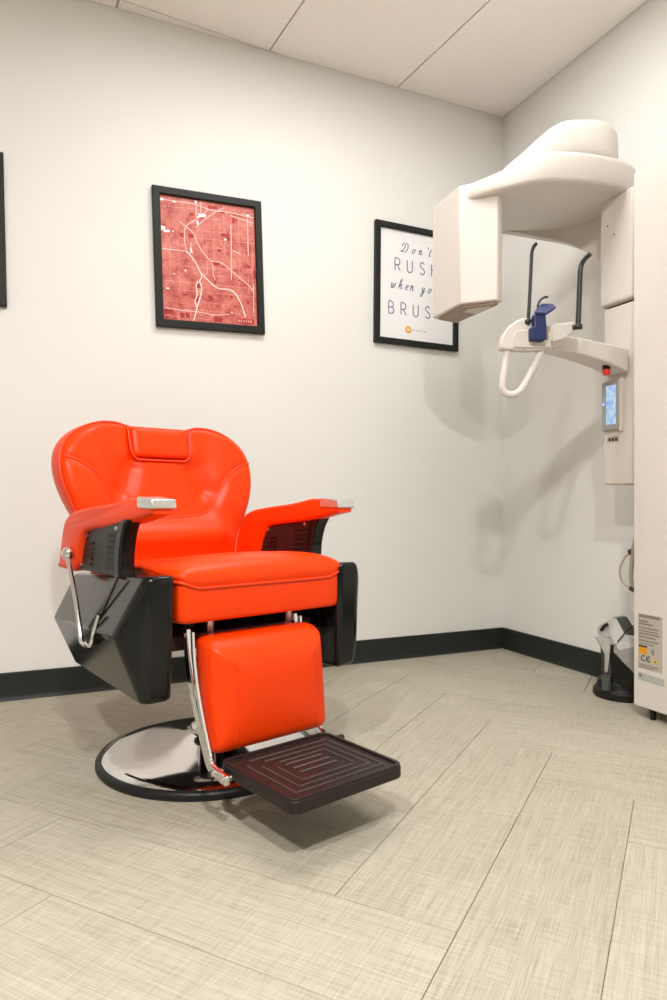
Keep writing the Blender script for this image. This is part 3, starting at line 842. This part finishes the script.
slab('clamp_slot', [(546.5, 326), (548.5, 326), (548.5, 340), (546.5, 340)], 2.166, 2.172, M_seam, hb, 0.001)
for px, py in ((517, 338.3), (502.5, 348), (523.8, 349.6), (553, 348.5), (558, 347.5), (562, 347)):
    q = at(px, py, 2.176); utube('support_screw', [q, q + Vector((SS, CC, 0)) * 0.004 - Vector((SS, CC, 0)) * 0.006], 0.0022, M_lbltxt, hb, n=8)
# grip handle
gp = smooth_path([at(509, 341, 2.20), at(507.5, 350, 2.195), at(505, 366, 2.19), at(502.5, 382, 2.185), at(502.5, 389, 2.185), at(506, 393.5, 2.185), at(512, 394.5, 2.185), at(518, 392.5, 2.185), at(523, 387, 2.185), at(530, 374, 2.19), at(538, 358, 2.195), at(543.5, 345, 2.20)], 5)
utube('grip_handle', gp, 0.0112, M_white, xr, n=14)
# chin rest
cr = slab('chin_rest', [(530.8, 327), (534.6, 326), (534.2, 313.5), (546, 313.5), (546.8, 326), (546.8, 339), (543, 340.3), (531, 339.5)], 2.140, 2.176, M_blue, xr, 0.004)
A = [at(534.2, 314, 2.135), at(546.5, 314.5, 2.135), at(556, 308.5, 2.115), at(553, 306.3, 2.16), at(542, 305.8, 2.17), at(537.5, 309, 2.165)]
V = [U(p) for p in A] + [U(p + Vector((0, 0, 0.008))) for p in A]; n_ = 6
mesh('chin_cup', V, [tuple(range(n_)), tuple(range(n_, 2*n_))] + [(i, (i+1) % n_, n_ + (i+1) % n_, n_ + i) for i in range(n_)], M_blue, cr, bevel=0.002, seg=2)
utube('bite_hook', smooth_path([at(537.5, 311, 2.165), at(538, 305, 2.165), at(540.5, 300, 2.165), at(544, 297.5, 2.16), at(547.5, 297, 2.15)], 5), 0.0036, M_rod, cr, n=8)
# temple rods
utube('temple_rod', smooth_path([at(528, 321.5, 2.19), at(528.5, 316, 2.185), at(530, 290, 2.185), at(531.3, 262, 2.185), at(532, 252, 2.185), at(534, 246.5, 2.18), at(536.5, 243.5, 2.17)], 5), 0.0056, M_rod, xr, n=10)
tk = ball('rod_joint', U(at(528, 321.5, 2.172)), 0.0105, M_rod, xr)
utube('temple_rod', smooth_path([at(577.5, 327, 2.15), at(578.3, 322, 2.15), at(579.3, 295, 2.15), at(580.3, 272, 2.15), at(581.5, 265, 2.15), at(585, 259, 2.14), at(590.5, 253.8, 2.125)], 5), [0.0088 - 0.0016 * i / 30 for i in range(31)], M_rod, xr, n=12)
utube('rod_joint', [at(572.5, 327.5, 2.165), at(582, 326.5, 2.16)], 0.0085, M_rod, xr, n=12)
# cables below the carriage
utube('cable', smooth_path([(1.985, 1.715, 0.76), (1.98, 1.735, 0.68), (1.965, 1.772, 0.58), (1.962, 1.785, 0.50), (1.963, 1.785, 0.42), (1.985, 1.74, 0.385), (2.02, 1.665, 0.36)], 6), 0.0075, M_cable, xr, n=10)
utube('cable', smooth_path([(1.962, 1.786, 0.535), (1.955, 1.810, 0.515), (1.950, 1.828, 0.470), (1.953, 1.818, 0.425), (1.963, 1.787, 0.405)], 6), 0.004, M_cable, xr, n=8)
utube('cable_clip', [(1.9605, 1.784, 0.538), (1.9605, 1.794, 0.534)], 0.0105, M_cablek, xr, n=10)
utube('cable_clip', [(1.962, 1.792, 0.410), (1.968, 1.778, 0.402)], 0.0110, M_cablek, xr, n=10)

# ================================================================ appliance on the floor by the column
ap = empty('floor_appliance', (2.0, 1.865, 0))
tag(ap, 'silver faceted appliance on a round black base, on the floor beneath the x-ray machine', 'appliance')
bs = lathe('base', [(0.098, 0.0), (0.102, 0.006), (0.100, 0.026), (0.090, 0.034), (0.088, 0.040), (0.084, 0.058), (0.074, 0.066)], M_rubber, ap, n=40, bevel=0.002)
def apx(px, py, t):
    p = at(px, py, t); return (p.x - 2.0, p.y - 1.865, p.z)
def facets(name, pts, faces, m, th=0.012):
    n = len(pts); fw = Vector((SS, CC, 0)) * th
    V = [apx(*p) for p in pts]; V += [tuple(Vector(v) + fw) for v in V]
    F = [tuple(f) for f in faces] + [tuple(i + n for i in f) for f in faces]
    edges = {}
    for f in faces:
        for i in range(len(f)):
            e = (f[i], f[(i+1) % len(f)]); edges[e] = 1
    for (a, b) in edges:
        if (b, a) not in edges: F.append((a, b, b + n, a + n))
    return mesh(name, V, F, m, ap, bevel=0.0012, seg=2, angle=12)
facets('body_fin', [(611, 683, 2.47), (611, 668, 2.47), (610, 652, 2.46), (612, 645, 2.45), (615, 643, 2.45), (616.5, 650, 2.44), (620, 659, 2.43), (628, 668, 2.42), (640, 681, 2.42), (640, 693, 2.42), (625, 690, 2.43)], [tuple(range(11))], M_black, 0.09)
facets('shell_upper', [(600, 631, 2.52), (603, 626, 2.50), (608, 623.5, 2.49), (616.5, 618.5, 2.47), (625, 634, 2.44), (616, 644.5, 2.43), (612, 645, 2.45), (611, 637, 2.45), (601, 636, 2.50)],
       [(0, 1, 2, 7, 8), (2, 3, 7), (3, 4, 5, 7), (5, 6, 7)], M_silver, 0.03)
facets('shell_wing', [(596, 637.5, 2.50), (603, 636, 2.49), (611, 638, 2.46), (610, 652, 2.46), (608, 671, 2.47), (606, 673, 2.48), (606, 655, 2.48)], [(0, 1, 2, 3, 6), (3, 4, 5, 6)], M_silver, 0.014)
facets('shell_lower', [(616, 646, 2.43), (625, 635, 2.42), (640, 641, 2.42), (640, 645, 2.40), (619, 650, 2.40), (640, 656, 2.41), (617, 654, 2.42), (622, 661, 2.42), (640, 679, 2.42)],
       [(0, 1, 2, 3, 4), (4, 3, 5), (4, 5, 8, 7, 6), (0, 4, 6)], M_silver, 0.035)
facets('top_lid', [(616.5, 618.2, 2.48), (627, 616.8, 2.50), (640, 637, 2.47), (625, 634.5, 2.45)], [(0, 1, 2, 3)], M_greydark, 0.03)
tube('power_cord', [apx(616, 644, 2.44), apx(625, 633, 2.41), apx(633, 626, 2.40), apx(640, 621, 2.40)], 0.0022, M_rubber, ap, n=6, smoothn=4)
tube('upper_opening', [apx(601, 630.5, 2.495), apx(604, 626, 2.485), apx(608, 623.5, 2.48)], 0.006, M_rubber, ap, n=8)
tube('hinge_column', [apx(606.5, 690, 2.47), apx(606.5, 676, 2.47)], 0.016, M_greydark, ap, n=12)

# ================================================================ pictures on the back wall
def picture(name, cx, cz, wd, ht, rot, fw, label, cat, depth=0.022, parts=True):
    """origin at the middle of the picture, front towards -y"""
    cx *= 0.992; cz = CAM_H + (cz - CAM_H) * 0.992
    o = empty(name, (cx, YB, cz)); o.rotation_euler = (0, rot, 0)
    tag(o, label, cat, 'black framed pictures on the back wall')
    a, b = wd / 2, ht / 2
    prof_ = [(0.0, -0.001), (0.0, -depth + 0.002), (0.002, -depth), (fw - 0.003, -depth), (fw, -depth + 0.003), (fw, -0.006)]
    rs = []
    for ins, y in prof_:
        rs.append([(-a + ins, y, -b + ins), (a - ins, y, -b + ins), (a - ins, y, b - ins), (-a + ins, y, b - ins)])
    loft('frame_moulding', rs, M_frame, o, cap0=False, cap1=False, angle=30)
    box('backing_board', (-a + 0.004, -0.005, -b + 0.004), (a - 0.004, -0.002, b - 0.004), M_board, o, smooth=False)
    return o

def ribbon(name, strokes, y, m, parent, wfun):
    """flat strokes in the picture plane; strokes = lists of (x, z)"""
    V, F = [], []
    for st in strokes:
        n = len(st)
        if n < 2: continue
        o = len(V)
        for i, (x, z) in enumerate(st):
            a = st[max(i-1, 0)]; b = st[min(i+1, n-1)]
            dx, dz = b[0]-a[0], b[1]-a[1]; l = math.hypot(dx, dz) or 1
            wv = wfun(dx / l, dz / l) / 2 if callable(wfun) else wfun / 2
            nx, nz = -dz / l * wv, dx / l * wv
            V.append((x + nx, y, z + nz)); V.append((x - nx, y, z - nz))
        for i in range(n - 1):
            k = o + 2 * i; F.append((k, k + 1, k + 3, k + 2))
    return mesh(name, V, F, m, parent, smooth=False, recalc=False)

# -- red city map
FW = 0.029
pm = picture('map_picture', 0.674, 1.6865, 0.4425, 0.5465, math.radians(-1.75), FW, 'framed red and pink city street map print hanging on the white wall', 'picture')
IW, IH = 0.4425 - 2 * FW, 0.5465 - 2 * FW
sheet = box('map_print', (-IW/2 - 0.004, -0.009, -IH/2 - 0.004), (IW/2 + 0.004, -0.005, IH/2 + 0.004), M_map, pm, smooth=False)
def mq(x, y):
    """position read on an enlarged view of the map -> position on the sheet"""
    for _ in range(3):
        xl = 90 + (y - 105) / 607.0 * 10; xr_ = 550 + (y - 170) / 578.0 * 13
        u = (x - xl) / (xr_ - xl)
    yt = 105 + u * 65; yb = 712 + u * 36
    v = (y - yt) / (yb - yt)
    u = max(0.004, min(0.996, u)); v = max(0.004, min(0.996, v))
    return (-IW/2 + u * IW, IH/2 - v * IH)
def roads(name, lst, wid, m, y=-0.0094):
    st = []
    for L_ in lst:
        q = smooth_path([(*mq(*p), 0) for p in L_], 4) if len(L_) > 2 else [Vector((*mq(*p), 0)) for p in L_]
        st.append([(p.x, p.y) for p in q])
    o = ribbon(name, st, y, m, sheet, wid); o['kind'] = 'stuff'; return o
grid = []
rnd = random.Random(3)
for yy in (160, 200, 262, 300, 340, 392, 440, 476, 520, 560, 610, 650, 690):
    x0 = rnd.choice((95, 200, 300)); x1 = rnd.choice((330, 430, 555)); x1 = max(x1, x0 + 90)
    grid.append([(x0, yy + (x0 - 90) * 0.09), (x1, yy + (x1 - 90) * 0.09)])
for xx in (135, 175, 240, 310, 345, 395, 432, 470, 515, 540):
    y0 = rnd.choice((140, 220, 330)); y1 = y0 + rnd.choice((160, 260, 330)); grid.append([(xx, y0), (xx + 4, min(y1, 715))])
roads('minor_streets', grid, 0.0011, M_road2, -0.0092)
roads('major_roads', [
    [(95, 128), (140, 134), (200, 142), (262, 153), (330, 178), (380, 184), (430, 190), (520, 210), (552, 216)],
    [(262, 130), (262, 205)], [(285, 135), (285, 195)], [(400, 168), (370, 180), (330, 205), (290, 235), (262, 262)],
    [(430, 205), (480, 220), (545, 242)], [(316, 180), (290, 205), (250, 232), (222, 250), (205, 270)],
    [(180, 235), (215, 262), (245, 290), (262, 330), (290, 380), (330, 424), (375, 432), (410, 455), (470, 505), (520, 545), (548, 580)],
    [(95, 367), (150, 373), (210, 380)], [(205, 270), (205, 320), (208, 352), (214, 380)],
    [(235, 340), (237, 370), (245, 388)], [(432, 250), (432, 520)], [(515, 215), (520, 400)], [(340, 440), (342, 490), (352, 520)],
    [(105, 655), (160, 662), (200, 668), (240, 672), (300, 680), (340, 690), (420, 685)], [(545, 540), (545, 680)], [(440, 375), (480, 395)]], 0.0024, M_road)
roads('highway', [
    [(214, 380), (240, 410), (262, 445), (278, 478), (310, 515), (350, 550), (375, 562), (420, 566), (448, 582), (470, 615), (488, 655), (502, 700)],
    [(278, 478), (285, 505), (275, 525), (284, 555), (278, 600), (262, 650), (245, 716)],
    [(268, 525), (258, 545), (262, 590), (252, 620), (258, 650)], [(262, 215), (300, 196)]], 0.0046, M_road, -0.0096)
def patch(lst, m, nm, y):
    V, F = [], []
    for (x, yv, a, b) in lst:
        o = len(V)
        for dx, dy in ((-a, -b), (a, -b * 0.6), (a * 0.9, b), (-a * 0.8, b * 0.9)):
            q = mq(x + dx, yv + dy); V.append((q[0], y, q[1]))
        F.append((o, o+1, o+2, o+3))
    mesh(nm, V, F, m, sheet, smooth=False, recalc=False)['kind'] = 'stuff'
pk = [(404, 300, 24, 9), (418, 320, 11, 10), (445, 230, 9, 14), (358, 440, 18, 10), (268, 545, 11, 14), (258, 610, 9, 16), (238, 305, 16, 10), (192, 300, 9, 12),
      (325, 600, 11, 8), (330, 610, 8, 8), (372, 375, 10, 7), (520, 455, 12, 7), (550, 490, 7, 24), (365, 710, 22, 14), (125, 670, 22, 14), (190, 690, 12, 14), (215, 690, 10, 14),
      (240, 200, 12, 8), (340, 165, 24, 8), (390, 190, 12, 6), (115, 700, 10, 7), (110, 250, 6, 5), (150, 275, 6, 4), (450, 470, 5, 5), (430, 600, 7, 6), (352, 530, 5, 10),
      (395, 455, 10, 4), (470, 520, 7, 4), (515, 630, 7, 6), (450, 650, 6, 5), (300, 340, 5, 4), (210, 420, 5, 6), (160, 600, 6, 4), (205, 590, 12, 6), (180, 640, 8, 5), (415, 680, 14, 4), (540, 330, 4, 6), (220, 225, 4, 4)]
for _ in range(46): pk.append((rnd.uniform(110, 540), rnd.uniform(180, 700), rnd.uniform(1.5, 4.5), rnd.uniform(1.5, 4)))
patch(pk, M_park, 'park_patches', -0.0093)
patch([(104, 268, 11, 12), (120, 282, 16, 7), (150, 283, 4, 4), (100, 128, 9, 7), (158, 140, 9, 4), (208, 473, 5, 5), (152, 489, 5, 3), (122, 560, 9, 4), (404, 322, 6, 5), (290, 205, 20, 8), (268, 240, 5, 12), (432, 678, 4, 4), (518, 205, 8, 6), (235, 375, 4, 14), (260, 140, 6, 8)], M_lake, 'lake_patches', -0.0098)
# name plate DENVER
pa = mq(458, 706); pb = mq(546, 736)
box('name_plate', (pa[0], -0.0102, pb[1]), (pb[0], -0.0092, pa[1]), mat('map_plate_red', lin((0.70, 0.10, 0.09)), 0.5), sheet, smooth=False)
SANS = {
 'D': [[(0,0),(0,1)], [(0,1),(.35,1),(.6,.8),(.66,.5),(.6,.2),(.35,0),(0,0)]],
 'E': [[(.55,1),(0,1),(0,0),(.55,0)], [(0,.52),(.48,.52)]],
 'N': [[(0,0),(0,1),(.65,0),(.65,1)]],
 'V': [[(0,1),(.35,0),(.7,1)]],
 'R': [[(0,0),(0,1),(.35,1),(.55,.9),(.6,.74),(.55,.58),(.35,.48),(0,.48)], [(.3,.48),(.64,0)]],
 'U': [[(0,1),(0,.35),(.08,.1),(.33,-.02),(.58,.1),(.66,.35),(.66,1)]],
 'S': [[(.55,.88),(.4,1),(.2,1),(.04,.86),(.06,.66),(.3,.53),(.52,.40),(.58,.2),(.45,.03),(.22,0),(.02,.14)]],
 'H': [[(0,0),(0,1)], [(.66,0),(.66,1)], [(0,.52),(.66,.52)]],
 'B': [[(0,0),(0,1),(.35,1),(.52,.9),(.55,.75),(.5,.6),(.3,.53),(0,.53)], [(.3,.53),(.55,.45),(.62,.27),(.55,.08),(.35,0),(0,0)]],
}
st = []
nx = (pb[0] - pa[0]) / 6.9; hh = (pa[1] - pb[1]) * 0.42; zb = pb[1] + (pa[1] - pb[1]) * 0.29
for i, ch in enumerate('DENVER'):
    for s_ in SANS[ch]: st.append([(pa[0] + nx * (0.55 + i) + x * hh * 0.75, zb + z * hh) for x, z in s_])
ribbon('name_lettering', st, -0.0104, M_lake, sheet, 0.0017)

# -- quote poster
PWD, PHT = 0.4435, 0.5475
FW2 = 0.026
pq = picture('quote_picture', 1.650, 1.710, PWD, PHT, math.radians(0.55), FW2, 'framed white poster with navy lettering about brushing, partly behind the x-ray head', 'picture')
JW, JH = PWD - 2 * FW2, PHT - 2 * FW2
paper = box('poster_print', (-JW/2 - 0.004, -0.009, -JH/2 - 0.004), (JW/2 + 0.004, -0.005, JH/2 + 0.004), M_paper, pq, smooth=False)
def jq(u, v): return (-JW/2 + u * JW, JH/2 - v * JH)
def sans_line(text, us, v0, v1, wid):
    hh = (v1 - v0) * JH
    for ch, u in zip(text, us):
        x0, z0 = jq(u, v1); st = []
        for s_ in SANS[ch]:
            pts = [(x0 + x * hh * 0.76, z0 + z * hh) for x, z in s_]
            if len(s_) > 4 and ch not in 'EN': pts = [(p.x, p.y) for p in smooth_path([(a, b, 0) for a, b in pts], 4)]
            st.append(pts)
        ribbon('letter', st, -0.0093, M_ink, paper, wid)
sans_line('RUSH', (.200, .362, .535, .695), .262, .372, 0.0050)
sans_line('BRUSH', (.122, .285, .447, .615, .775), .664, .772, 0.0050)
SCRIPT = {
 'D': (1.30, [[(.45,1.75),(.42,1.1),(.22,.3),(-.15,.0),(-.3,.22),(-.05,.3),(.35,.05),(.8,.0),(1.2,.5),(1.25,1.2),(.95,1.8),(.35,2.0),(-.2,1.75),(-.3,1.35),(-.05,1.25)]]),
 'o': (.95, [[(.45,1.0),(.15,.8),(.05,.35),(.28,0),(.58,.2),(.72,.65),(.5,1.0),(.62,.80),(.95,.88)]]),
 'n': (1.05, [[(-.05,.75),(.1,.97),(.13,.6),(.03,0)], [(.07,.4),(.35,.92),(.55,.9),(.52,.35),(.62,.02),(.9,.25)]]),
 "'": (.35, [[(.10,2.0),(.16,1.85),(.05,1.55)]]),
 't': (.60, [[(.22,1.6),(.12,.6),(.12,.1),(.28,.0),(.52,.25)], [(-.12,1.02),(.45,1.05)]]),
 'w': (1.25, [[(-.02,.75),(.12,.97),(.1,.4),(.22,.02),(.42,.2),(.55,.97)], [(.55,.97),(.53,.35),(.66,.02),(.9,.3),(1.02,.95),(1.18,.85)]]),
 'h': (1.02, [[(-.05,.5),(.28,1.6),(.25,1.95),(.12,1.7),(.03,0)], [(.07,.4),(.35,.92),(.55,.9),(.52,.35),(.62,.02),(.9,.25)]]),
 'e': (.80, [[(.08,.42),(.45,.55),(.58,.82),(.4,1.0),(.14,.75),(.08,.3),(.28,0),(.70,.25)]]),
 'y': (1.0, [[(-.02,.75),(.1,.97),(.08,.4),(.2,.05),(.42,.22),(.56,.97)], [(.56,.97),(.50,-.1),(.28,-.85),(-.02,-.75),(.15,-.3),(.85,.25)]]),
 'u': (1.05, [[(-.02,.75),(.1,.97),(.08,.35),(.2,.02),(.42,.2),(.56,.97)], [(.56,.97),(.53,.3),(.66,.02),(.92,.25)]]),
 ' ': (.75, []),
}
def script_line(text, u0, v, xh, pitch=1.0):
    wf = lambda dx, dz: 0.0016 + 0.0030 * abs(dz)
    x0, z0 = jq(u0, v); x = x0
    for ch in text:
        adv, ss = SCRIPT[ch]; st = []
        for s_ in ss:
            q = [(x + (a * 0.9 + b * 0.30) * xh, z0 + b * xh) for a, b in s_]
            st.append([(p.x, p.y) for p in smooth_path([(a, b, 0) for a, b in q], 5)])
        if st: ribbon('letter', st, -0.0093, M_ink, paper, wf)
        x += adv * xh * pitch
script_line("Don't", .290, .192, 0.0215, 1.80)
script_line('when you', .140, .537, 0.0230, 1.45)
# logo: orange ring and a line of tiny grey lettering
cx_, cz_ = jq(.385, .902)
ring_o = [(cx_ + 0.0115 * math.cos(2*PI*i/24), cz_ + 0.0115 * math.sin(2*PI*i/24)) for i in range(25)]
ribbon('logo_ring', [ring_o], -0.0093, M_orange, paper, 0.0105)
st = []
x = cx_ + 0.024
rnd = random.Random(5)
for i in range(10):
    wv = 0.0052
    kind = i % 4
    z0 = cz_ - 0.004; z1 = cz_ + 0.0045
    if kind == 0: st.append([(x + wv * (0.5 + 0.5 * math.cos(2*PI*k/8)), (z0+z1)/2 + 0.0042 * math.sin(2*PI*k/8)) for k in range(9)])
    elif kind == 1: st.append([(x, z0), (x, z1), (x + wv, z1)])
    elif kind == 2: st += [[(x + wv/2, z0), (x + wv/2, z1)], [(x, z1), (x + wv, z1)]]
    else: st += [[(x, z0), (x, z1)], [(x + wv, z0), (x + wv, z1)], [(x, cz_), (x + wv, cz_)]]
    x += 0.0078
ribbon('logo_lettering', st, -0.0093, M_greyink, paper, 0.0015)

# -- third picture, of which only an edge shows
p3 = picture('dark_picture', -0.298, 1.690, 0.4425, 0.5465, math.radians(-1.25), FW, 'black framed picture hanging next to the red map on its far side from the quote', 'picture')
box('picture_print', (-IW/2 - 0.004, -0.009, -IH/2 - 0.004), (IW/2 + 0.004, -0.005, IH/2 + 0.004), mat('blank_print', lin((0.80, 0.62, 0.58)), 0.55, noise=(9, 0.2)), p3, smooth=False)
